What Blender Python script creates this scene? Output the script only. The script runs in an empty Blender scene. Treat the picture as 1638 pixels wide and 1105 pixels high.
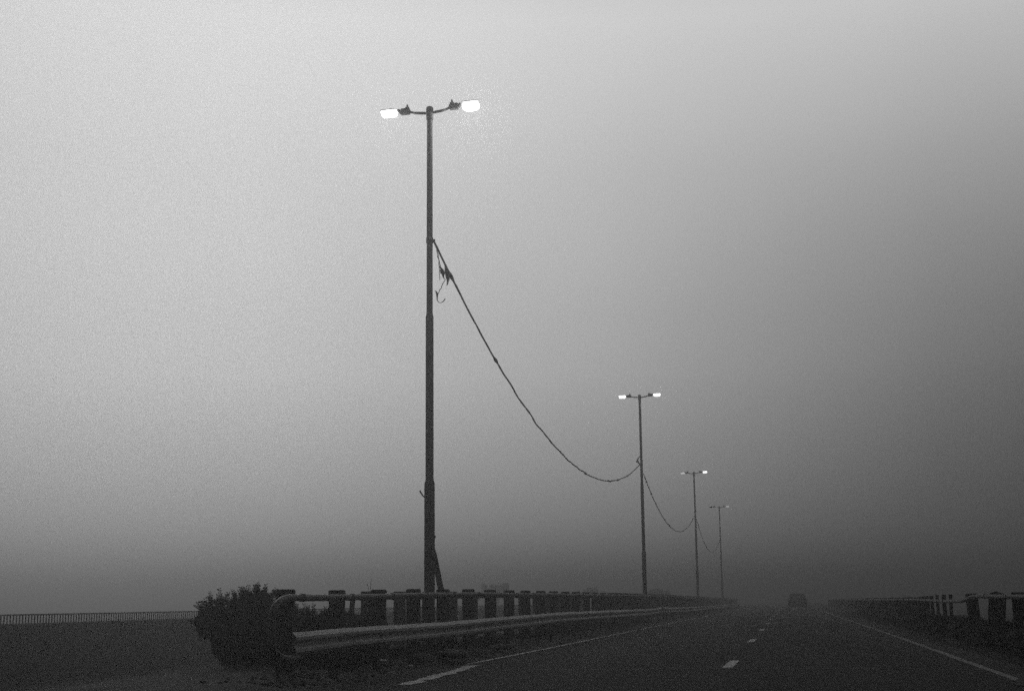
import bpy, bmesh, math, random
from mathutils import Vector, Matrix, noise
random.seed(7)
sc = bpy.context.scene
COL = sc.collection
rad = math.radians

# ---------------------------------------------------------------- materials
def mat(name, base, var=0.35, scale=6.0, rough=0.85, bump=0.3, metal=0.0, stretch=(1, 1, 1), scale2=None, spec=0.3):
    m = bpy.data.materials.new(name); m.use_nodes = True
    nt = m.node_tree; N = nt.nodes; L = nt.links
    b = N['Principled BSDF']
    b.inputs['Roughness'].default_value = rough
    b.inputs['Metallic'].default_value = metal
    b.inputs['Specular IOR Level'].default_value = spec
    tc = N.new('ShaderNodeTexCoord'); mp = N.new('ShaderNodeMapping'); mp.inputs['Scale'].default_value = stretch
    L.new(tc.outputs['Object'], mp.inputs['Vector'])
    n1 = N.new('ShaderNodeTexNoise'); n1.inputs['Scale'].default_value = scale; n1.inputs['Detail'].default_value = 6
    n2 = N.new('ShaderNodeTexNoise'); n2.inputs['Scale'].default_value = scale2 or scale * 9; n2.inputs['Detail'].default_value = 3
    L.new(mp.outputs[0], n1.inputs['Vector']); L.new(mp.outputs[0], n2.inputs['Vector'])
    mx = N.new('ShaderNodeMath'); mx.operation = 'MULTIPLY_ADD'
    L.new(n1.outputs[0], mx.inputs[0]); mx.inputs[1].default_value = 0.65
    m2 = N.new('ShaderNodeMath'); m2.operation = 'MULTIPLY'; m2.inputs[1].default_value = 0.35
    L.new(n2.outputs[0], m2.inputs[0]); L.new(m2.outputs[0], mx.inputs[2])
    r = N.new('ShaderNodeMapRange'); r.inputs[1].default_value = 0.3; r.inputs[2].default_value = 0.7
    r.inputs[3].default_value = base * (1 - var); r.inputs[4].default_value = base * (1 + var)
    L.new(mx.outputs[0], r.inputs[0])
    cc = N.new('ShaderNodeCombineColor')
    for k in range(3): L.new(r.outputs[0], cc.inputs[k])
    L.new(cc.outputs[0], b.inputs['Base Color'])
    if bump:
        bp = N.new('ShaderNodeBump'); bp.inputs['Strength'].default_value = bump; bp.inputs['Distance'].default_value = 0.02
        L.new(mx.outputs[0], bp.inputs['Height']); L.new(bp.outputs[0], b.inputs['Normal'])
    return m

M = {}
M['asphalt'] = mat('asphalt', 0.033, 0.6, 0.5, 0.95, 0.25, scale2=18, stretch=(1, 0.10, 1), spec=.05)
M['old_asphalt'] = mat('old_asphalt', 0.015, 0.4, 0.3, 0.95, 0.25, scale2=30, spec=.05)
M['paint'] = mat('road_paint', 0.46, 0.45, 3.5, 0.8, 0.2, scale2=40)
M['paint_worn'] = mat('worn_road_paint', 0.16, 0.5, 3.5, 0.85, 0.2, scale2=40)
M['joint'] = mat('joint_sealant', 0.09, 0.3, 2.0, 0.8, 0.2)
M['dirt'] = mat('shoulder_dirt', 0.06, 0.6, 1.3, 0.95, 0.8, scale2=14, spec=.05)
M['soil'] = mat('dark_soil', 0.008, 0.5, 0.9, 0.98, 0.8, scale2=11, spec=.05)
M['concrete'] = mat('weathered_concrete', 0.06, 0.4, 2.5, 0.92, 0.4, stretch=(1, 1, 0.35), spec=.05)
M['pale_concrete'] = mat('pale_concrete', 0.17, 0.3, 2.5, 0.92, 0.4, stretch=(1, 1, 0.35), spec=.05)
M['pipe'] = mat('galvanised_pipe', 0.075, 0.25, 4, 0.6, 0.15, metal=0.2)
M['beam'] = mat('galvanised_beam', 0.27, 0.35, 2.2, 0.55, 0.15, metal=0.3, stretch=(1, 0.4, 3), spec=0.5)
M['steel_dark'] = mat('dark_steel', 0.06, 0.3, 8, 0.6, 0.1, metal=0.3)
M['pole'] = mat('dull_pole_paint', 0.09, 0.22, 1.2, 0.75, 0.1, stretch=(1, 1, 0.25), scale2=16)
M['housing'] = mat('lantern_housing', 0.08, 0.3, 9, 0.6, 0.1)
M['cable'] = mat('cable_sheath', 0.04, 0.3, 12, 0.7, 0.1)
M['wall'] = mat('wall_concrete', 0.02, 0.45, 0.5, 0.95, 0.3, stretch=(1, 1, 0.6), scale2=5, spec=.05)
M['bars'] = mat('fence_bars', 0.05, 0.2, 6, 0.8, 0.0)
M['leaf'] = mat('bush_leaf', 0.04, 0.5, 6, 0.9, 0.0)
M['bark'] = mat('bush_bark', 0.05, 0.3, 14, 0.95, 0.3)
M['grass'] = mat('dry_grass', 0.02, 0.5, 3, 0.95, 0.0)
M['litter'] = mat('crumpled_paper', 0.6, 0.2, 9, 0.9, 0.4)
M['stone'] = mat('rubble_stone', 0.11, 0.5, 5, 0.95, 0.6, spec=.05)
M['pale_stone'] = mat('pale_stone', 0.3, 0.3, 9, 0.9, 0.4)
M['van'] = mat('van_paint', 0.22, 0.1, 2, 0.5, 0.0)
M['glass'] = mat('van_glass', 0.5, 0.1, 2, 0.25, 0.0, spec=0.6)
M['rubber'] = mat('tyre_rubber', 0.02, 0.2, 20, 0.9, 0.2)
M['tail'] = mat('tail_lamp_plastic', 0.12, 0.1, 2, 0.3, 0.0)
M['ground'] = mat('far_ground', 0.04, 0.5, 0.04, 0.97, 0.3, scale2=1.2, spec=.05)

def emis(name, s):
    m = bpy.data.materials.new(name); m.use_nodes = True
    nt = m.node_tree; b = nt.nodes['Principled BSDF']
    b.inputs['Base Color'].default_value = (.7, .7, .7, 1)
    b.inputs['Emission Color'].default_value = (1, 1, 1, 1)
    n = nt.nodes.new('ShaderNodeTexNoise'); n.inputs['Scale'].default_value = 5
    r = nt.nodes.new('ShaderNodeMapRange'); r.inputs[3].default_value = s * .85; r.inputs[4].default_value = s * 1.15
    nt.links.new(n.outputs[0], r.inputs[0]); nt.links.new(r.outputs[0], b.inputs['Emission Strength'])
    return m
M['lit'] = emis('lit_lantern_glass', 14.0)
M['bright'] = emis('glaring_lantern_glass', 16.0)
M['mid'] = emis('bright_lantern_glass', 14.0)
M['lit_dim'] = emis('dim_lantern_glass', 0.9)
M['unlit'] = mat('unlit_lantern_glass', 0.3, 0.1, 5, 0.3, 0.0)

# ---------------------------------------------------------------- mesh helpers
def link(name, bm, m, parent=None, smooth=False):
    me = bpy.data.meshes.new(name)
    bmesh.ops.recalc_face_normals(bm, faces=bm.faces)
    bm.to_mesh(me); bm.free(); me.materials.append(m)
    if smooth:
        for p in me.polygons: p.use_smooth = True
    o = bpy.data.objects.new(name, me); COL.objects.link(o)
    if parent is not None: o.parent = parent
    return o
def tag(o, label=None, cat=None, group=None, kind=None):
    if label: o['label'] = label
    if cat: o['category'] = cat
    if group: o['group'] = group
    if kind: o['kind'] = kind
    return o
def thing(name, label, cat, loc=(0, 0, 0), group=None):
    o = bpy.data.objects.new(name, None); COL.objects.link(o); o.location = loc
    o.empty_display_size = .3
    return tag(o, label, cat, group)
def copy_tree(o, parent=None):
    c = o.copy(); COL.objects.link(c); c.parent = parent
    for ch in list(o.children): copy_tree(ch, c)
    return c

def box(bm, c, s, rz=0, bev=0.0, rot=None, taper=1.0):
    g = bmesh.ops.create_cube(bm, size=1)
    R = (rot or Matrix.Rotation(rz, 4, 'Z'))
    vs = g['verts']
    for v in vs:
        if v.co.z > 0 and taper != 1.0: v.co.x *= taper; v.co.y *= taper
        v.co = R @ Vector((v.co.x * s[0], v.co.y * s[1], v.co.z * s[2])) + Vector(c)
    if bev:
        es = list({e for v in vs for e in v.link_edges})
        bmesh.ops.bevel(bm, geom=es, offset=bev, segments=2, affect='EDGES')
def tube(bm, pts, r, seg=10, cap=True):
    pts = [Vector(p) for p in pts]
    rs = r if isinstance(r, (list, tuple)) else [r] * len(pts)
    rings = []; prev = None
    for i, p in enumerate(pts):
        t = (pts[min(i + 1, len(pts) - 1)] - pts[max(i - 1, 0)]).normalized()
        if prev is None:
            a = Vector((0, 0, 1)) if abs(t.z) < .9 else Vector((1, 0, 0))
            u = t.cross(a).normalized()
        else:
            u = (prev - t * prev.dot(t)).normalized()
        prev = u; w = t.cross(u)
        rings.append([bm.verts.new(p + (u * math.cos(2 * math.pi * k / seg) + w * math.sin(2 * math.pi * k / seg)) * rs[i]) for k in range(seg)])
    for a, b in zip(rings, rings[1:]):
        for k in range(seg): bm.faces.new((a[k], a[(k + 1) % seg], b[(k + 1) % seg], b[k]))
    if cap: bm.faces.new(rings[0][::-1]); bm.faces.new(rings[-1])
def interp(tab, x):
    if x <= tab[0][0]: return tab[0][1]
    for (a, va), (b, vb) in zip(tab, tab[1:]):
        if x <= b: return va + (vb - va) * (x - a) / (b - a)
    return tab[-1][1]
def fr(a, b, s):
    while a < b - 1e-6: yield a; a += s
def n2(x, y, s=1.0): return noise.noise(Vector((x * s, y * s, 3.1)))

# ---------------------------------------------------------------- ground, roads
def sheet(name, xs, ys, zf, m, label=None):
    bm = bmesh.new(); g = [[bm.verts.new((x, y, zf(x, y))) for x in xs] for y in ys]
    for j in range(len(ys) - 1):
        for i in range(len(xs) - 1): bm.faces.new((g[j][i], g[j][i + 1], g[j + 1][i + 1], g[j + 1][i]))
    o = link(name, bm, m, smooth=True); return tag(o, label, kind='structure')
YS = list(fr(-30, 12, 3)) + list(fr(12, 60, .22)) + list(fr(60, 140, 1.0)) + list(fr(140, 500, 10)) + [500, 800, 1200]
sheet('ground', [-1200, -400, -120, -60, -40, -26, 8, 20, 60, 120, 400, 1200], [-250, -60, 0, 30, 60, 100, 200, 400, 800, 1250],
      lambda x, y: -1.6 + .15 * n2(x, y, .02), M['ground'], 'flat dark land fading into the haze')
def rzf(x, y): return 0.0 + 0.006 * n2(x, y, .4) + (-.0008 * abs(x + 1.4) ** 2)
sheet('road', [-6.75 + i * (10.7 / 14) for i in range(15)], YS, rzf, M['asphalt'], 'dark asphalt of the two lane carriageway')
def vlz(x, y):
    t = (-x - 6.5)
    z = -.03 + .13 * min(1, max(0, t) / 1.0)
    if x < -9.9: z -= 1.5 * min(1, (-x - 9.9) / 1.8)
    a = .035 if x < -6.7 else .0
    return z + a * n2(x, y, 1.7) + a * .7 * n2(x + 9, y, 5)
sheet('verge', [-6.4 - .16 * i for i in range(40)], YS, vlz, M['dirt'], 'rough dirt shoulder strewn with rubble left of the road')
sheet('opposite_road', [-24.4 + i * 1.35 for i in range(11)], YS[::3] + [1200], lambda x, y: -1.1 + .01 * n2(x, y, .3), M['old_asphalt'], 'empty opposite carriageway beyond the two railings')
def vrz(x, y):
    t = x - 3.9
    if x < 5.3: z = -.03 + .44 * min(1, max(0, t) / 1.3) ** 1.3
    elif x < 6.0: z = .41
    else: z = .41 - 1.2 * (x - 6.0) / 1.6
    a = .05 if x > 4.1 else 0
    return z + a * n2(x, y, 1.2) + a * .6 * n2(x, y, 4.4)
sheet('bank', [3.8 + .16 * i for i in range(25)], YS, vrz, M['soil'], 'low black earth bank along the right edge of the road')

def strip(name, pts, w, m, label, jag=0.0, z=.004):
    """painted line following the road surface, 4 mm above it"""
    bm = bmesh.new(); P = []
    for (x0, y0), (x1, y1) in zip(pts, pts[1:]):
        n = max(1, int((y1 - y0) / .22))
        for k in range(n): P.append((x0 + (x1 - x0) * k / n, y0 + (y1 - y0) * k / n))
    P.append(pts[-1]); prev = None
    for x, y in P:
        jl = jag * n2(x, y * 3, 2.3); jr = jag * n2(x + 5, y * 3, 2.1)
        a = bm.verts.new((x - w / 2 + jl, y, rzf(x - w / 2, y) + z)); b = bm.verts.new((x + w / 2 + jr, y, rzf(x + w / 2, y) + z))
        if prev: bm.faces.new((prev[0], prev[1], b, a))
        prev = (a, b)
    return tag(link(name, bm, m), label, kind='structure')
strip('road_marking', [(-6.30, 27.3), (-6.26, 36.5), (-6.36, 65), (-6.38, 100), (-6.4, 500)], .15, M['paint'], 'long white edge line on the left of the carriageway', .025, z=.008)
strip('road_marking', [(-5.66, 20.5), (-5.79, 23.3), (-5.92, 25.3), (-6.06, 26.9)], .25, M['paint'], 'wide scuffed near end of the left edge line', .10, z=.008)
strip('road_marking', [(3.18, 10), (3.24, 26), (3.32, 45), (3.3, 63), (3.3, 500)], .15, M['paint_worn'], 'faint white edge line on the right of the carriageway', .02, z=.008)
strip('road_marking', [(3.1, 20.4), (3.45, 22.2), (3.62, 23.6)], .34, M['dirt'], 'pale worn paint patch at the near right road edge', .1, z=.012)
names = ['nearest short white lane dash', 'second white lane dash ahead', 'third white lane dash ahead', 'fourth white lane dash, small and far']
for k in range(16):
    y = 25.35 + 15.35 * k
    strip('lane_dash', [(-1.13, y), (-1.10, y + 3.1)], .19, M['paint'], names[k] if k < 4 else 'white lane dash lost in the haze', .03, z=.008)
# expansion joint across the road
bm = bmesh.new()
for k in range(48):
    x0 = -6.3 + k * .2; x1 = x0 + .2
    f = lambda x: 25.0 + .10 * n2(x, 1, .8)
    vs = [bm.verts.new((x, f(x) + d, rzf(x, f(x)) + .005)) for x, d in ((x0, -.05), (x1, -.05), (x1, .05), (x0, .05))]
    bm.faces.new(vs)
bmesh.ops.remove_doubles(bm, verts=bm.verts, dist=.001)
tag(link('expansion_joint', bm, M['joint']), 'thin pale sealed joint running across the road', kind='structure')

# ---------------------------------------------------------------- concrete post and pipe railings
def railing(label, X, side, ys, topf, zbase, thin={}, cm='concrete', pm='pipe', curl=True, lean=0, pipef=None, pipe_r=.056, curl_len=.85, pipe_rng=None, group='concrete post railings'):
    """side: +1 when the pipe runs on the +X face of the posts"""
    root = thing('bridge_railing', label, 'railing', (X, ys[0], 0), group)
    proto = None
    for k, y in enumerate(ys):
        top = topf(y); h = top - zbase
        if proto is None:
            bm = bmesh.new()
            box(bm, (0, 0, .60), (.285, .12, 1.30), bev=.01)
            box(bm, (0, 0, 1.305), (.300, .135, .11), bev=.015)
            p = proto = link('post', bm, M[cm], root)
        else:
            p = proto.copy(); COL.objects.link(p); p.parent = root
        p.location = (random.uniform(-.008, .008), y - ys[0], top - 1.36)
        p.scale = (thin.get(k, 1) * random.uniform(.97, 1.04), 1, 1)
        ln = lean if isinstance(lean, (int, float)) else lean.get(k, 0.01)
        p.rotation_euler = (random.uniform(-.006, .006) + (random.uniform(-1, 1) * ln), random.uniform(-.006, .006) + random.uniform(-1, 1) * ln * .7, random.uniform(-.02, .02))
    # pipe
    px = side * (.15 + pipe_r + .004)
    pf = pipef or (lambda y: topf(y) - .135)
    a, b = pipe_rng or (ys[0] - .15, ys[-1])
    pts = []
    if curl:
        zt = pf(a); zb = zt - .95; r = .3
        y0 = a - ys[0] - .3
        pts += [(px, y0 + .5, zb), (px, y0 + .1, zb)]
        for t in range(1, 9):
            an = math.pi / 2 * t / 8
            pts.append((px, y0 + .1 - (curl_len) * math.sin(an) * .95, zb + r * (1 - math.cos(an))))
        for t in range(1, 9):
            an = math.pi / 2 * t / 8
            pts.append((px, y0 + .1 - curl_len * .95 * math.cos(an), zt - r + r * math.sin(an)))
    for y in fr(a + .3, b, 1.0):
        pts.append((px, y - ys[0], pf(y) + .006 * n2(y, 0, .5)))
    bm = bmesh.new(); tube(bm, pts, pipe_r, 12)
    link('pipe_rail', bm, M[pm], root, True)
    # couplings beside some posts
    cproto = None
    for k, y in enumerate(ys[:26]):
        yy = y + .22
        if not (a < yy < b): continue
        if k % 1: continue
        if cproto is None:
            bm = bmesh.new(); tube(bm, [(0, -.10, 0), (0, .10, 0)], pipe_r + .011, 12); c = cproto = link('coupling', bm, M['steel_dark'], root, True)
        else:
            c = cproto.copy(); COL.objects.link(c); c.parent = root
        if k in (0, 1, 4) or k % 4 == 0:
            pass
        else:
            c.scale = (.98, .35, .98)
        c.location = (px, yy - ys[0], pf(yy))
    return root
T1 = [(21, 1.42), (24.3, 1.425), (27, 1.455), (29.6, 1.49), (35, 1.52), (45, 1.545), (70, 1.58), (95, 1.60), (150, 1.5), (230, 1.45)]
r1 = railing('long left railing of dark concrete posts carrying a pipe with a curled near end', -8.0, 1,
        [21.75 + 2.655 * k for k in range(76)], lambda y: interp(T1, y) + .01 * n2(y, 0, .35), .0)
r2 = railing('parallel railing of grey concrete posts just behind the nearer left railing', -9.16, -1,
        [30.1 + 2.655 * k for k in range(72)], lambda y: interp([(30, 1.45), (45, 1.52), (95, 1.56), (230, 1.42)], y) + .008 * n2(y, 5, .35), .0, curl_len=.15, cm='pale_concrete')
RY = [36.3, 40.4, 44.9, 51.0, 52.9, 55.2, 57.2] + [59.7 + 2.655 * k for k in range(55)]
TR = [(30, 1.30), (45, 1.30), (52, 1.31), (58, 1.27), (62, 1.23), (150, 1.22), (220, 1.2)]
PR = [(28, 1.16), (38, 1.2), (43, 1.22), (46, 1.07), (52, 1.06), (56, 1.08), (62, 1.12), (220, 1.1)]
r3 = railing('battered railing of leaning concrete posts along the right side of the road', 5.5, -1, RY,
        lambda y: interp(TR, y) + .02 * n2(y, 9, .6), .3, curl=False, pm='bars', thin={3: .38, 4: .5, 5: .4, 6: .45}, lean={0: .06, 1: .08, 2: .08, 3: .03, 4: .08, 5: .03, 6: .05, 7: .03}, pipef=lambda y: interp(PR, y), pipe_rng=(28, 200), group='concrete post railings')
# wider broken slab posts near the frame edge
for (y, w, ry) in ((40.7, .46, .10), (45.2, .36, -.07)):
    bm = bmesh.new(); box(bm, (0, 0, .45), (w, .11, 1.0), bev=.02)
    bmesh.ops.subdivide_edges(bm, edges=bm.edges, cuts=2)
    for v in bm.verts:
        if v.co.z > .8: v.co.z += .07 * n2(v.co.x * 7, y, 1) - .02
    o = link('broken_post', bm, M['concrete'], r3); o.location = (.05, y - RY[0], .38); o.rotation_euler = (.03, ry, .1)

# ---------------------------------------------------------------- corrugated guard rails
def guardrail(label, X, y0, y1, zf, post_step=2.3, first_post=2.2, xf=lambda y: 0):
    root = thing('guardrail', label, 'guardrail', (X, y0, 0), 'corrugated steel guardrails')
    prof = [(0, .168), (.012, .162), (.070, .105), (.074, .062), (.008, .018), (.004, -.018), (.070, -.066), (.074, -.108), (.012, -.162), (0, -.168)]
    full = prof + [(x - .006, z * .985) for x, z in reversed(prof)]
    bm = bmesh.new(); prev = None; ys = list(fr(y0, y1, .6)) + [y1]
    for y in ys:
        zc = zf(y) - .165
        dx = .012 * n2(y, 0, .35) + xf(y); dz = .008 * n2(y, 7, .5)
        ring = [bm.verts.new((x + dx, y - y0, z + zc + dz)) for x, z in full]
        if prev:
            for k in range(len(full)): bm.faces.new((prev[k], prev[(k + 1) % len(full)], ring[(k + 1) % len(full)], ring[k]))
        else: bm.faces.new(ring[::-1])
        prev = ring
    bm.faces.new(prev)
    link('beam', bm, M['beam'], root)
    pp = bp = None
    for k, y in enumerate(fr(y0 + first_post, y1, post_step)):
        zt = zf(y)
        if pp is None:
            bm = bmesh.new()
            box(bm, (-.125, 0, -.42), (.012, .12, 1.0)); box(bm, (-.085, .056, -.42), (.07, .01, 1.0)); box(bm, (-.085, -.056, -.42), (.07, .01, 1.0))
            box(bm, (-.03, 0, -.02), (.045, .1, .24), bev=.005)
            p = pp = link('post', bm, M['steel_dark'], root)
            bm = bmesh.new(); tube(bm, [(.0, 0, 0), (.018, 0, 0)], [.042, .034], 10); box(bm, (.004, 0, 0), (.010, .17, .075), bev=.003)
            b = bp = link('bolt', bm, M['steel_dark'], root)
        else:
            p = pp.copy(); COL.objects.link(p); p.parent = root
            b = bp.copy(); COL.objects.link(b); b.parent = root
        p.location = (xf(y), y - y0, zt - .12); b.location = (.008 + xf(y), y - y0, zt - .165)
    return root
guardrail('near corrugated steel guardrail with an open cut end, in front of the left railing', -7.0, 19.3, 77.5,
          lambda y: interp([(19, .775), (21.4, .80), (29, .795), (36, .83), (42, .86), (55, .84), (70, .79), (75, .80), (77.5, .86)], y), xf=lambda y: 0.12 * max(0, (y - 73) / 4.5))
guardrail('far corrugated steel guardrail continuing into the haze beyond the near one', -6.95, 77.9, 210,
          lambda y: interp([(77, .88), (84, .80), (100, .74), (127, .74), (210, .7)], y), xf=lambda y: 0.12 * max(0, (81 - y) / 4))

# ---------------------------------------------------------------- street lamps
PX = -8.6
def lamp(label, y, zt, first=False, left='lit', right='lit', tilt=rad(1.6)):
    root = thing('street_lamp', label, 'street lamp', (PX, y, 0), 'double armed street lamps')
    bm = bmesh.new()
    k = zt - .12
    S = [(-.3, .131), (4.02, .129), (4.10, .127), (4.16, .104), (4.2, .101), (8.22, .099), (8.30, .097), (8.38, .080), (8.45, .079), (k - .55, .075), (k - .2, .078), (k - .05, .088)]
    tube(bm, [(0, 0, z) for z, r in S], [r for z, r in S], 20)
    link('pole', bm, M['pole'], root, True)
    bm = bmesh.new(); tube(bm, [(0, 0, k - .24), (0, 0, k - .20), (0, 0, k + .10), (0, 0, k + .13)], [.078, .095, .095, .07], 16)
    link('pole_cap', bm, M['steel_dark'], root, True)
    arm = bpy.data.objects.new('cross_arm', None)
    bm = bmesh.new()
    P = []
    for i in range(-12, 13):
        x = i / 12 * .56; a = abs(x) / .56
        P.append((x, 0, -.03 + .10 * a ** 3))
    tube(bm, P, .030, 10)
    for s in (-1, 1):
        tube(bm, [(s * .12, 0, -.03), (s * .44, 0, .01)], [.04, .036], 8)
    arm = link('cross_arm', bm, M['steel_dark'], root, True)
    arm.location = (0, 0, k); arm.rotation_euler = (0, -tilt, 0)
    for s, st in ((-1, left), (1, right)):
        bm = bmesh.new()
        box(bm, (s * .66, 0, .075), (.30, .20, .15), bev=.03, taper=.85)
        box(bm, (s * .60, 0, .165), (.13, .13, .09), bev=.025, taper=.7)
        tube(bm, [(s * .60, 0, .2), (s * .60, 0, .265)], [.03, .018], 8)
        box(bm, (s * .82, 0, .10), (.08, .19, .07), bev=.02)
        box(bm, (s * 1.09, 0, .1485), (.46, .24, .03), bev=.01, taper=.8)
        h = link('lamp_head', bm, M['housing'], root)
        h.location = arm.location; h.rotation_euler = arm.rotation_euler
        bm = bmesh.new(); box(bm, (s * 1.09, 0, .055), (.42, .23, .15), bev=.02)
        for v in bm.verts:
            if v.co.z < 0: v.co.x = s * 1.09 + (v.co.x - s * 1.09) * .88; v.co.y *= .75
        if st == 'bright':      # glass swollen into a rounded bowl to imitate the lamp's bloom
            bm.free(); bm = bmesh.new(); bmesh.ops.create_uvsphere(bm, u_segments=28, v_segments=18, radius=.5)
            for v in bm.verts:
                c_ = v.co * 2
                v.co = Vector((s * 1.10 + math.copysign(abs(c_.x) ** .7, c_.x) * .225, math.copysign(abs(c_.y) ** .8, c_.y) * .15, .04 + math.copysign(abs(c_.z) ** .75, c_.z) * (.13 if c_.z < 0 else .10)))
        g = link('lamp_glass', bm, {'lit': M['lit'], 'bright': M['bright'], 'mid': M['mid'], 'dim': M['lit_dim'], 'off': M['unlit']}[st], h, True)
        if st == 'off': g['label'] = 'unlit lamp glass'
    return root
l1 = lamp('nearest and tallest double lamp post, braced by a leaning strut behind the railing', 33.4, 13.86, left='mid', right='bright')
lamp('second double lamp post along the railing, with cables meeting it from both sides', 86.0, 13.86, tilt=rad(1.2))
lamp('third double lamp post, half faded in the haze, its left lamp dim', 137.3, 13.6, left='dim', right='lit', tilt=rad(1.2))
lamp('fourth and farthest double lamp post, barely visible in the haze', 188.6, 13.55, left='off', right='dim', tilt=rad(1.2))
# strut, cable collar, small bracket on the first pole
bm = bmesh.new(); tube(bm, [(.06, .02, 2.55), (.09, .09, 2.35), (.34, 1.15, -.1)], [.05, .072, .078], 14)
link('brace', bm, M['pole'], l1, True)
bm = bmesh.new(); tube(bm, [(0, 0, 10.22), (0, 0, 10.36)], .092, 16); box(bm, (.11, 0, 10.29), (.07, .04, .05), bev=.005)
tube(bm, [(.1, 0, 10.29), (.1, .06, 10.27)], .02, 8)
link('cable_clamp', bm, M['steel_dark'], l1, True)
bm = bmesh.new(); tube(bm, [(-.09, 0, 3.72), (-.17, -.02, 3.80), (-.24, -.05, 3.92)], [.014, .018, .02], 8)
link('bracket', bm, M['steel_dark'], l1)
bm = bmesh.new(); box(bm, (.135, -.01, 2.78), (.04, .05, .07), bev=.005)
link('bracket', bm, M['steel_dark'], l1)

# the two nearest lamps really shine into the air around them
def light(x, y, z, e, r):
    d = bpy.data.lights.new('lamp_light', 'POINT'); d.energy = e; d.shadow_soft_size = r; d.color = (1, 1, 1)
    o = bpy.data.objects.new('lamp_light', d); COL.objects.link(o); o.location = (x, y, z)
    return o
light(PX + 1.12, 33.4 + .22, 13.68, 95, .06)
light(PX - 1.09, 33.4 + .22, 13.62, 28, .06)

# ---------------------------------------------------------------- cables
def cable(label, y0, z0, y1, z1, sag, r, seed):
    random.seed(seed)
    pts = []; rs = []; n = 170
    for i in range(n + 1):
        t = i / n
        z = z0 + (z1 - z0) * t - 4 * sag * t * (1 - t) * (1 + .10 * (.5 - t))
        w = .035 * min(1, 6 * t * (1 - t))
        pts.append((PX + .10 + w * n2(t * 30, seed), y0 + (y1 - y0) * t, z + w * n2(t * 55, seed + 4)))
        rs.append(r * (1 + .38 * n2(t * 90, seed + 8) + (1.1 if random.random() < .035 else 0)))
    bm = bmesh.new(); tube(bm, pts, rs, 7)
    o = link('overhead_cable', bm, M['cable'], smooth=True)
    return tag(o, label, 'cable', 'slack cables between the lamp posts')
cable('thick slack cable sagging from the nearest lamp post to the second', 33.46, 10.27, 85.9, 9.75, 3.30, .027, 3)
cable('thin slack cable sagging from the second lamp post to the third', 86.1, 8.95, 137.2, 9.75, 2.72, .028, 5)
cable('faint slack cable sagging from the third lamp post to the fourth, nearly lost in haze', 137.4, 9.0, 188.5, 9.7, 2.7, .026, 9)
# tangled offcut hanging beside the first pole
bm = bmesh.new()
def wob(a, b, n, amp, s):
    return [tuple(Vector(a).lerp(Vector(b), i / n) + Vector((amp * n2(i * 1.3, s), amp * n2(i * 1.3, s + 3), amp * n2(i * 1.1, s + 6)))) for i in range(n + 1)]
# x offsets chosen in metres beside the pole (67 px per metre)
b0 = Vector((PX, 33.5, 0))
def q(x, z, y=0): return (PX + x, 33.5 + y, z)
tube(bm, wob(q(.13, 10.22), q(.20, 9.7, .2), 8, .03, 1), .012, 6)
tube(bm, wob(q(.20, 9.7, .2), q(.28, 9.35, .3), 8, .04, 2), [.012, .02, .03, .05, .06, .05, .03, .02, .012], 7)
tube(bm, wob(q(.17, 9.98, .1), q(.22, 9.28, .1), 8, .03, 9), .009, 6)
tube(bm, wob(q(.30, 9.75, .3), q(.36, 9.25, .4), 8, .04, 4), [.01, .015, .03, .04, .045, .03, .02, .015, .008], 7)
tube(bm, wob(q(.38, 9.55, .5), q(.33, 9.2, .4), 6, .04, 5), [.01, .02, .035, .04, .03, .015, .008], 7)
tube(bm, wob(q(.31, 9.35, .3), q(.17, 8.93, .1), 8, .02, 6), .010, 6)
tube(bm, [q(.12, 8.99), q(.15, 8.95), q(.17, 8.9), q(.17, 8.82), q(.17, 8.75), q(.21, 8.68), q(.27, 8.67), q(.33, 8.70), q(.37, 8.75), q(.38, 8.78)], [.008, .022, .03, .02, .013, .01, .009, .012, .014, .008], 7)
tag(link('wire_tangle', bm, M['cable'], smooth=True), 'tangle of loose wire hooked below the cable end on the nearest lamp post', 'wire')
bm = bmesh.new()
def q2(x, z): return (PX + x, 85.8, z)
tube(bm, [q2(.05, 10.15), q2(-.02, 10.05), q2(-.12, 9.95), q2(-.22, 9.8), q2(-.16, 9.62), q2(-.05, 9.45), q2(.0, 9.2), q2(.03, 8.95)], [.02, .03, .03, .05, .045, .04, .03, .02], 7)
tube(bm, [q2(-.22, 9.8), q2(-.28, 9.68), q2(-.2, 9.6)], [.03, .035, .02], 7)
tag(link('wire_tangle', bm, M['cable'], smooth=True), 'small loop of loose wire on the second lamp post where the thick cable arrives', 'wire')

# ---------------------------------------------------------------- far wall with bar fence
WX = -24.0
root = thing('barrier_wall', 'low dark concrete wall topped with short upright bars, far left beyond the opposite road', 'wall', (WX, 24, 0))
bm = bmesh.new(); seg = 0
for y in fr(24, 420, 6.0):
    box(bm, (-.1 + .004 * (seg % 2), y - 24 + 3.0, -.30), (.3, 5.985, 1.90)); seg += 1
link('wall_panel', bm, M['wall'], root)
bm = bmesh.new()
for y in fr(30, 170, .182):
    box(bm, (0, y - 24, .79), (.02, .06, .30))
o = link('bars', bm, M['bars'], root)
bm = bmesh.new(); box(bm, (0, 200 - 24, .955), (.09, 352, .045)); box(bm, (0, 200 - 24, .672), (.07, 352, .03))
link('top_rail', bm, M['bars'], root)

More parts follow.
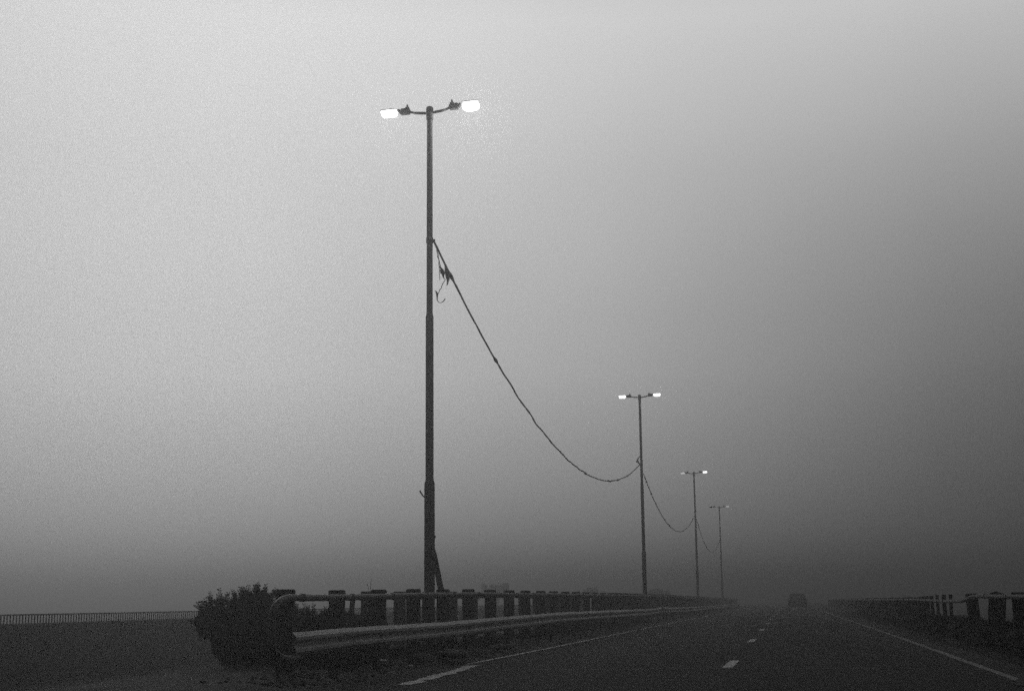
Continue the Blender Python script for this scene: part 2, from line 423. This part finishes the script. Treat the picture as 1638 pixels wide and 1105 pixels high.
# ---------------------------------------------------------------- bushes
def bush(label, cx, cy, z0, blobs, nleaf, seed, twig=True):
    random.seed(seed)
    root = thing('bush', label, 'bush', (cx, cy, z0))
    bl = bmesh.new(); bs = bmesh.new()
    for (bx, by, bz, rx, ry, rz, dens) in blobs:
        ns = max(6, int(30 * dens))
        for k in range(ns):
            while True:
                d = Vector((random.gauss(0, 1), random.gauss(0, 1), random.gauss(0, 1)))
                if d.length > .1: break
            d.normalize(); d.z = abs(d.z) if random.random() < .7 else d.z
            end = Vector((bx + d.x * rx * random.uniform(.7, 1.12), by + d.y * ry, bz + d.z * rz * random.uniform(.7, 1.08)))
            st = Vector((bx * .5, by * .5, .05 - z0 * 0)); mid = st.lerp(end, .55) + Vector((random.uniform(-.1, .1), random.uniform(-.1, .1), .1))
            tube(bs, [st, mid, end], [.014, .009, .003], 4)
        for k in range(int(nleaf * dens)):
            while True:
                p = Vector((random.uniform(-1, 1), random.uniform(-1, 1), random.uniform(-1, 1)))
                if p.length < 1: break
            p = p.normalized() * (p.length ** .45)
            c = Vector((bx + p.x * rx, by + p.y * ry, bz + p.z * rz))
            if n2(c.x * 2.3, c.z * 2.3, 2) + n2(c.y, c.z, 3) < -.18 and p.length > .75: continue
            if c.z < -.05: continue
            l = random.uniform(.05, .12); w = l * .26
            dr = Vector((random.uniform(-.4, 1), random.uniform(-.7, .7), random.uniform(-.3, .95))).normalized()
            sd = dr.cross(Vector((random.uniform(-1, 1), random.uniform(-1, 1), random.uniform(-1, 1)))).normalized()
            a = bl.verts.new(c); b = bl.verts.new(c + dr * l * .5 + sd * w); e = bl.verts.new(c + dr * l); f = bl.verts.new(c + dr * l * .5 - sd * w)
            bl.faces.new((a, b, e, f))
    # feathery sprays breaking the outline
    for (bx, by, bz, rx, ry, rz, dens) in blobs:
        if rx > .30: continue
        for k in range(12):
            an = random.uniform(.15, 3.0); L_ = random.uniform(.10, .26)
            st = Vector((bx + math.cos(an) * rx * .85, by + random.uniform(-.5, .5) * ry, bz + math.sin(an) * rz * .85))
            dr = Vector((math.cos(an) * .7 - .25, random.uniform(-.3, .3), math.sin(an) * .8 + .15)).normalized()
            tube(bs, [st - dr * .15, st + dr * L_], [.005, .002], 3)
            for j in range(11):
                c = st + dr * L_ * (j / 10)
                for sg in (-1, 1):
                    ld = (dr * .5 + Vector((sg * .8, random.uniform(-.5, .5), random.uniform(-.5, .2)))).normalized(); l = random.uniform(.03, .06)
                    sd = ld.cross(Vector((random.uniform(-1, 1), 1, random.uniform(-1, 1)))).normalized() * l * .2
                    bl.faces.new([bl.verts.new(v_) for v_ in (c, c + ld * l * .5 + sd, c + ld * l, c + ld * l * .5 - sd)])
    link('foliage', bl, M['leaf'], root); link('stem', bs, M['bark'], root)
    return root
TOP = [(-10.75, 1.10, .12), (-10.6, 1.22, .15), (-10.42, 1.30, .17), (-10.2, 1.30, .2), (-10.0, 1.33, .2), (-9.85, 1.33, .18), (-9.70, 1.40, .18), (-9.6, 1.38, .14), (-9.1, 1.06, .18), (-8.85, .98, .18), (-8.6, .95, .18), (-8.4, .93, .18)]
BL = []
random.seed(31)
for (tx, tz, rr) in TOP:
    for k in range(3):
        r_ = rr * random.uniform(.8, 1.15)
        BL.append((tx + 9.8 + random.uniform(-.06, .06), random.uniform(-.15, .3), tz - r_ * .85 - (.16 * k if k else 0), r_, r_ * 1.3, r_ * .8, (.05, .16, .30)[k]))
BL += [(-.02, 0, .48, .60, .8, .50, 2.6), (-.34, .1, .42, .40, .8, .46, 1.3), (.42, .1, .45, .5, .7, .42, 1.4), (.95, .2, .40, .45, .6, .40, 1.0)]
bush('dark leafy bush with feathery twigs behind the curled end of the left railing', -9.8, 25.0, 0.0, BL, 5200, 11)
bush('smaller low bush seen between the first two posts of the left railing', -8.75, 27.3, 0.0,
     [(0, 0, .45, .55, .7, .55, 1.2), (-.45, .1, .62, .35, .5, .42, .8), (.35, .4, .5, .4, .6, .45, .8)], 3600, 23)

# far hazy trees
def far_tree(label, x, y, h, w, seed):
    random.seed(seed)
    root = thing('tree', label, 'tree', (x, y, -1.6), 'hazy trees behind the left railing')
    bm = bmesh.new(); tube(bm, [(0, 0, 0), (.1, 0, h * .35), (.05, .1, h * .6)], [.22, .16, .08], 8)
    for k in range(9):
        a = random.uniform(0, 6.28); tube(bm, [(.06, 0, h * random.uniform(.3, .55)), (math.cos(a) * w * .35, math.sin(a) * w * .35, h * random.uniform(.6, .9))], [.07, .02], 5)
    link('trunk', bm, M['bark'], root)
    bm = bmesh.new()
    cl = [(random.gauss(0, w * .26), random.gauss(0, w * .26), h * random.uniform(.45, .85), random.uniform(.35, .75)) for k in range(16)]
    for (cx_, cy_, cz_, r_) in cl:
        for k in range(260):
            d = Vector((random.gauss(0, 1), random.gauss(0, 1), random.gauss(0, 1))).normalized() * r_ * random.random() ** .4
            c = Vector((cx_, cy_, cz_)) + d; a = Vector((random.gauss(0, 1), random.gauss(0, 1), random.gauss(0, 1))).normalized(); b = a.orthogonal().normalized()
            l = random.uniform(.08, .17)
            bm.faces.new([bm.verts.new(v_) for v_ in (c, c + a * l + b * l * .4, c + a * l * 2, c + a * l - b * l * .4)])
    link('crown', bm, M['leaf'], root)
far_tree('faint low tree crown above the left railing, right of the nearest lamp post', -42.5, 205, 6.2, 5.0, 41)
far_tree('fainter tree crown low over the left railing, left of the second lamp post', -31, 225, 5.5, 4.5, 42)
far_tree('faintest tree crown low over the left railing, between the second and third lamp posts', -21, 225, 5.0, 3.8, 43)

# dry grass and weeds on shoulder and bank
random.seed(5)
def grass(name, label, n, fx, fy, zf, hmax):
    bm = bmesh.new()
    for k in range(n):
        x = fx(); y = fy()
        if n2(x, y, .9) < -.12: continue
        z = zf(x, y) - .01; h = random.uniform(.03, hmax) * (.5 + max(0, .9 + n2(x, y, .7)) * .6)
        for j in range(3):
            a = random.uniform(0, 6.28); lx = math.cos(a) * h * random.uniform(.15, .7); ly = math.sin(a) * h * random.uniform(.15, .7)
            wx = -math.sin(a) * .006; wy = math.cos(a) * .006
            p = [(x - wx, y - wy, z), (x + wx, y + wy, z), (x + lx * .5 + wx * .7, y + ly * .5 + wy * .7, z + h * .7), (x + lx, y + ly, z + h)]
            vs = [bm.verts.new(v) for v in p]; bm.faces.new(vs)
    tag(link(name, bm, M['grass']), label, kind='stuff')
grass('grass', 'thin dry grass growing along the foot of the left railing', 5200, lambda: max(-8.6, random.gauss(-8.0, .4)), lambda: 23 + 55 * random.random() ** 1.4, vlz, .22)
grass('grass', 'rough dark grass on the earth bank right of the road', 9000, lambda: random.uniform(4.2, 6.2), lambda: 22 + 85 * random.random() ** 1.3, vrz, .20)
# rubble: gravelly crumbs no one could count
bm = bmesh.new()
for k in range(900):
    x = random.gauss(-7.2, .5); y = 19 + 40 * random.random() ** 1.3
    if x > -6.5: continue
    s = random.uniform(.012, .05)
    g = bmesh.ops.create_icosphere(bm, subdivisions=1, radius=s)
    for v in g['verts']:
        v.co = Vector((v.co.x * random.uniform(.7, 1.3), v.co.y * random.uniform(.7, 1.3), v.co.z * random.uniform(.5, .9))) + Vector((x, y, vlz(x, y) + s * .2))
tag(link('gravel', bm, M['stone']), 'loose gravel crumbs scattered on the dirt shoulder', kind='stuff')
# broken slab, stones, litter
def rock(name, label, cat, loc, s, m, seed, sub=2):
    bm = bmesh.new(); bmesh.ops.create_icosphere(bm, subdivisions=sub, radius=.5)
    for v in bm.verts:
        q_ = 1 + .35 * noise.noise(v.co * 2.2 + Vector((seed, 0, 0)))
        v.co = Vector((v.co.x * s[0], v.co.y * s[1], max(v.co.z, -.3) * s[2])) * q_
    o = link(name, bm, m); o.location = loc; o.rotation_euler = (0, 0, seed)
    return tag(o, label, cat)
bm = bmesh.new(); box(bm, (0, 0, 0), (.62, 1.5, .10), bev=.015)
bmesh.ops.subdivide_edges(bm, edges=bm.edges, cuts=3)
for v in bm.verts:
    v.co += Vector((.05 * n2(v.co.y * 4, v.co.z, 1.3), .06 * n2(v.co.x * 5, 2, 1.1), .02 * n2(v.co.x * 5, v.co.y * 5)))
o = link('concrete_slab', bm, M['dirt']); o.location = (-6.72, 28.2, .17); o.rotation_euler = (.02, .06, .12)
tag(o, 'broken concrete slab lifted above the dirt beside the left edge line', 'slab')
rock('stone', 'dark flat stone just left of the broken slab', 'stone', (-7.1, 26.9, .12), (.35, .5, .2), M['stone'], 2)
rock('stone', 'lumpy stone beside the guardrail posts beyond the broken slab', 'stone', (-6.85, 33.4, .12), (.35, .9, .16), M['stone'], 4)
rock('stone', 'dark stone on the shoulder close to the left edge line', 'stone', (-6.75, 31.1, .09), (.25, .6, .14), M['stone'], 6)
rock('stone', 'pale mound of rubble under the far part of the near guardrail', 'stone', (-7.75, 60.5, .2), (.9, 2.6, .35), M['stone'], 8)
rock('litter', 'crumpled white paper lying on the dirt under the near guardrail', 'litter', (-7.6, 25.9, .12), (.22, .30, .07), M['litter'], 1)
rock('litter', 'small crumpled white scrap on the dirt nearest the bottom of the picture', 'litter', (-6.55, 24.1, .10), (.09, .13, .06), M['litter'], 3)
rock('stone', 'tiny pale pebble on the asphalt, right one of a close pair', 'stone', (-2.71, 36.7, .01), (.055, .10, .06), M['litter'], 5)
rock('stone', 'tiny pale pebble on the asphalt, left one of a close pair', 'stone', (-2.81, 36.1, .01), (.05, .09, .05), M['pale_stone'], 7)
bm = bmesh.new(); tube(bm, [(0, 0, 0), (.01, 0, .9), (-.01, 0, 1.4), (.02, 0, 1.72)], [.012, .009, .006, .004], 6); tube(bm, [(-.01, 0, 1.4), (-.08, 0, 1.62)], [.005, .003], 5)
o = link('dry_stalk', bm, M['bark']); o.location = (-8.95, 29.6, .0)
tag(o, 'thin dry weed stalk sticking up behind the third post of the left railing', 'weed')

# ---------------------------------------------------------------- van in the haze
v = thing('van', 'boxy dark van driving ahead in the lane, blurred by the haze', 'van', (.93, 160, .02))
bm = bmesh.new()
sect = [(-1.02, .35), (-1.06, .55), (-1.05, .95), (-.98, 1.12), (-.82, 1.70), (-.74, 1.82), (.74, 1.82), (.82, 1.70), (.98, 1.12), (1.05, .95), (1.06, .55), (1.02, .35)]
prev = None
for yy, sx, sz in ((0, .97, .985), (.05, 1, 1), (3.0, 1, 1), (3.5, .98, .97), (4.2, .93, .66), (4.7, .88, .55)):
    ring = [bm.verts.new((x * sx, yy, .35 + (z - .35) * sz)) for x, z in sect]
    if prev:
        for k in range(len(sect)): bm.faces.new((prev[k], prev[(k + 1) % len(sect)], ring[(k + 1) % len(sect)], ring[k]))
    else: bm.faces.new(ring[::-1])
    prev = ring
bm.faces.new(prev)
link('body', bm, M['van'], v)
bm = bmesh.new(); box(bm, (0, -.012, 1.36), (1.62, .03, .40), taper=.84); link('rear_window', bm, M['glass'], v)
bm = bmesh.new(); box(bm, (0, -.05, .5), (1.9, .14, .2), bev=.03); link('bumper', bm, M['steel_dark'], v)
bm = bmesh.new(); box(bm, (0, -.015, .80), (.5, .02, .12)); link('number_plate', bm, M['paint'], v)
for s in (-1, 1):
    bm = bmesh.new(); box(bm, (s * .86, -.01, .98), (.14, .05, .34), bev=.01); link('tail_lamp', bm, M['tail'], v)
    bm = bmesh.new(); box(bm, (s * 1.1, 3.4, 1.15), (.16, .08, .2), bev=.02); link('mirror', bm, M['steel_dark'], v)
    for yy in (.8, 3.9):
        bm = bmesh.new(); tube(bm, [(s * .92 - .1, yy, .33), (s * .92 + .1, yy, .33)], .33, 20); link('wheel', bm, M['rubber'], v, False)

# ---------------------------------------------------------------- haze
bm = bmesh.new(); box(bm, (0, 500, 5.6), (2700, 1700, 17.8))
me = bpy.data.meshes.new('haze'); bm.to_mesh(me); bm.free()
hz = bpy.data.objects.new('haze', me); COL.objects.link(hz)
m = bpy.data.materials.new('haze_air'); m.use_nodes = True; nt = m.node_tree; nt.nodes.clear()
o = nt.nodes.new('ShaderNodeOutputMaterial'); p = nt.nodes.new('ShaderNodeVolumePrincipled')
p.inputs['Color'].default_value = (.40, .40, .40, 1); p.inputs['Density'].default_value = .0065; p.inputs['Anisotropy'].default_value = .85
nt.links.new(p.outputs[0], o.inputs['Volume']); me.materials.append(m); m.cycles.volume_sampling = 'EQUIANGULAR'
tag(hz, 'even grey evening haze over the whole road', kind='stuff')

# ---------------------------------------------------------------- world
w = bpy.data.worlds.new('World'); sc.world = w; w.use_nodes = True
nt = w.node_tree; N = nt.nodes; L = nt.links; N.clear()
out = N.new('ShaderNodeOutputWorld'); bg = N.new('ShaderNodeBackground'); bg.inputs['Strength'].default_value = .1
sky = N.new('ShaderNodeTexSky'); sky.sky_type = 'NISHITA'; sky.sun_disc = False
SE, SR = rad(19), rad(-29)
sky.sun_elevation = SE; sky.sun_rotation = SR
bw = N.new('ShaderNodeRGBToBW'); L.new(sky.outputs[0], bw.inputs[0])
tc = N.new('ShaderNodeTexCoord'); sp = N.new('ShaderNodeSeparateXYZ'); L.new(tc.outputs['Generated'], sp.inputs[0])
def curve(src, tab, lo, hi):
    """piecewise-linear function of a value"""
    mr = N.new('ShaderNodeMapRange'); mr.inputs[1].default_value = lo; mr.inputs[2].default_value = hi; L.new(src, mr.inputs[0])
    cr = N.new('ShaderNodeValToRGB'); e = cr.color_ramp.elements; cr.color_ramp.interpolation = 'B_SPLINE' if False else 'LINEAR'
    for k, (x, v_) in enumerate(tab):
        if k < 2: el = e[k]; el.position = (x - lo) / (hi - lo)
        else: el = e.new((x - lo) / (hi - lo))
        el.color = (v_, v_, v_, 1)
    L.new(mr.outputs[0], cr.inputs[0]); return cr.outputs[0]
def mth(op, a, b):
    n = N.new('ShaderNodeMath'); n.operation = op
    for i, v_ in enumerate((a, b)):
        if isinstance(v_, (int, float)): n.inputs[i].default_value = v_
        else: L.new(v_, n.inputs[i])
    return n.outputs[0]
B = curve(sp.outputs[2], [(0, .52), (1.0, .09), (.04, .46), (.07, .45), (.11, .48), (.16, .55), (.20, .55), (.30, .61), (.40, .74), (.5, .6), (.7, .15)], 0, 1)
K = curve(sp.outputs[0], [(-1, .5), (1, 1), (-.7, .3), (-.5, .12), (-.36, 0), (-.25, .03), (-.12, .19), (0, .46), (.11, .71), (.22, .87), (.4, 1)], -1, 1)
H = curve(sp.outputs[2], [(0, 1), (1, 0), (.08, .97), (.15, .88), (.25, .62), (.33, .36), (.40, .17), (.55, .1)], 0, 1)
H2 = curve(sp.outputs[2], [(0, 0), (1, 0), (.05, 0), (.12, 0)], 0, 1)
F = curve(sp.outputs[1], [(-1, .03), (1, 1), (0, .2), (.5, .75)], -1, 1)
tot = mth('MULTIPLY', mth('MULTIPLY', B, mth('SUBTRACT', mth('ADD', 1.0, H2), mth('MULTIPLY', K, H))), F)
cl = N.new('ShaderNodeTexNoise'); cl.inputs['Scale'].default_value = 2.2; cl.inputs['Detail'].default_value = 3; L.new(tc.outputs['Generated'], cl.inputs['Vector'])
mc = N.new('ShaderNodeMapRange'); mc.inputs[1].default_value = .3; mc.inputs[2].default_value = .7; mc.inputs[3].default_value = .95; mc.inputs[4].default_value = 1.05; L.new(cl.outputs[0], mc.inputs[0])
tot = mth('MULTIPLY', tot, mc.outputs[0])
tot = mth('MULTIPLY', tot, 10.0)
tot = mth('ADD', tot, mth('MULTIPLY', bw.outputs[0], .03))
cc = N.new('ShaderNodeCombineColor')
for k in range(3): L.new(tot, cc.inputs[k])
L.new(cc.outputs[0], bg.inputs['Color']); L.new(bg.outputs[0], out.inputs['Surface'])
sd = bpy.data.lights.new('sun', 'SUN'); sd.energy = .37; sd.angle = rad(25); sd.color = (1, 1, 1)
so = bpy.data.objects.new('sun', sd); COL.objects.link(so)
sdir = Vector((math.sin(SR) * math.cos(SE), math.cos(SR) * math.cos(SE), math.sin(SE)))
so.rotation_euler = (-sdir).to_track_quat('-Z', 'Y').to_euler()

# ---------------------------------------------------------------- camera
f = 2222.0; cx, cy = 819.0, 552.5
vy = Vector(((1262 - cx) / f, -(959 - cy) / f, -1)).normalized()
r = rad(.6); c = -(-math.sin(r) * vy.x + math.cos(r) * vy.y) / vy.z
u = Vector((-math.sin(r), math.cos(r), c)).normalized(); X = vy.cross(u)
R = Matrix((X, vy, u))
cd = bpy.data.cameras.new('camera'); cam = bpy.data.objects.new('camera', cd); COL.objects.link(cam)
cam.matrix_world = Matrix.Translation((0, 0, 1.17)) @ R.to_4x4()
cd.sensor_width = 36; cd.lens = 36 * f / 1638; cd.clip_end = 5000; cd.clip_start = .05
sc.camera = cam
sc.view_settings.view_transform = 'Standard'; sc.view_settings.look = 'None'; sc.view_settings.exposure = 0; sc.view_settings.gamma = 1
sc.render.engine = 'CYCLES'
sc.cycles.use_denoising = False
sc.cycles.volume_bounces = 0
sc.cycles.sample_clamp_indirect = .5
sc.cycles.sample_clamp_direct = 4
sc.cycles.use_adaptive_sampling = True
sc.cycles.adaptive_threshold = .034
sc.cycles.adaptive_min_samples = 16
sc.cycles.max_bounces = 4; sc.cycles.diffuse_bounces = 2
sc.cycles.volume_step_rate = 1
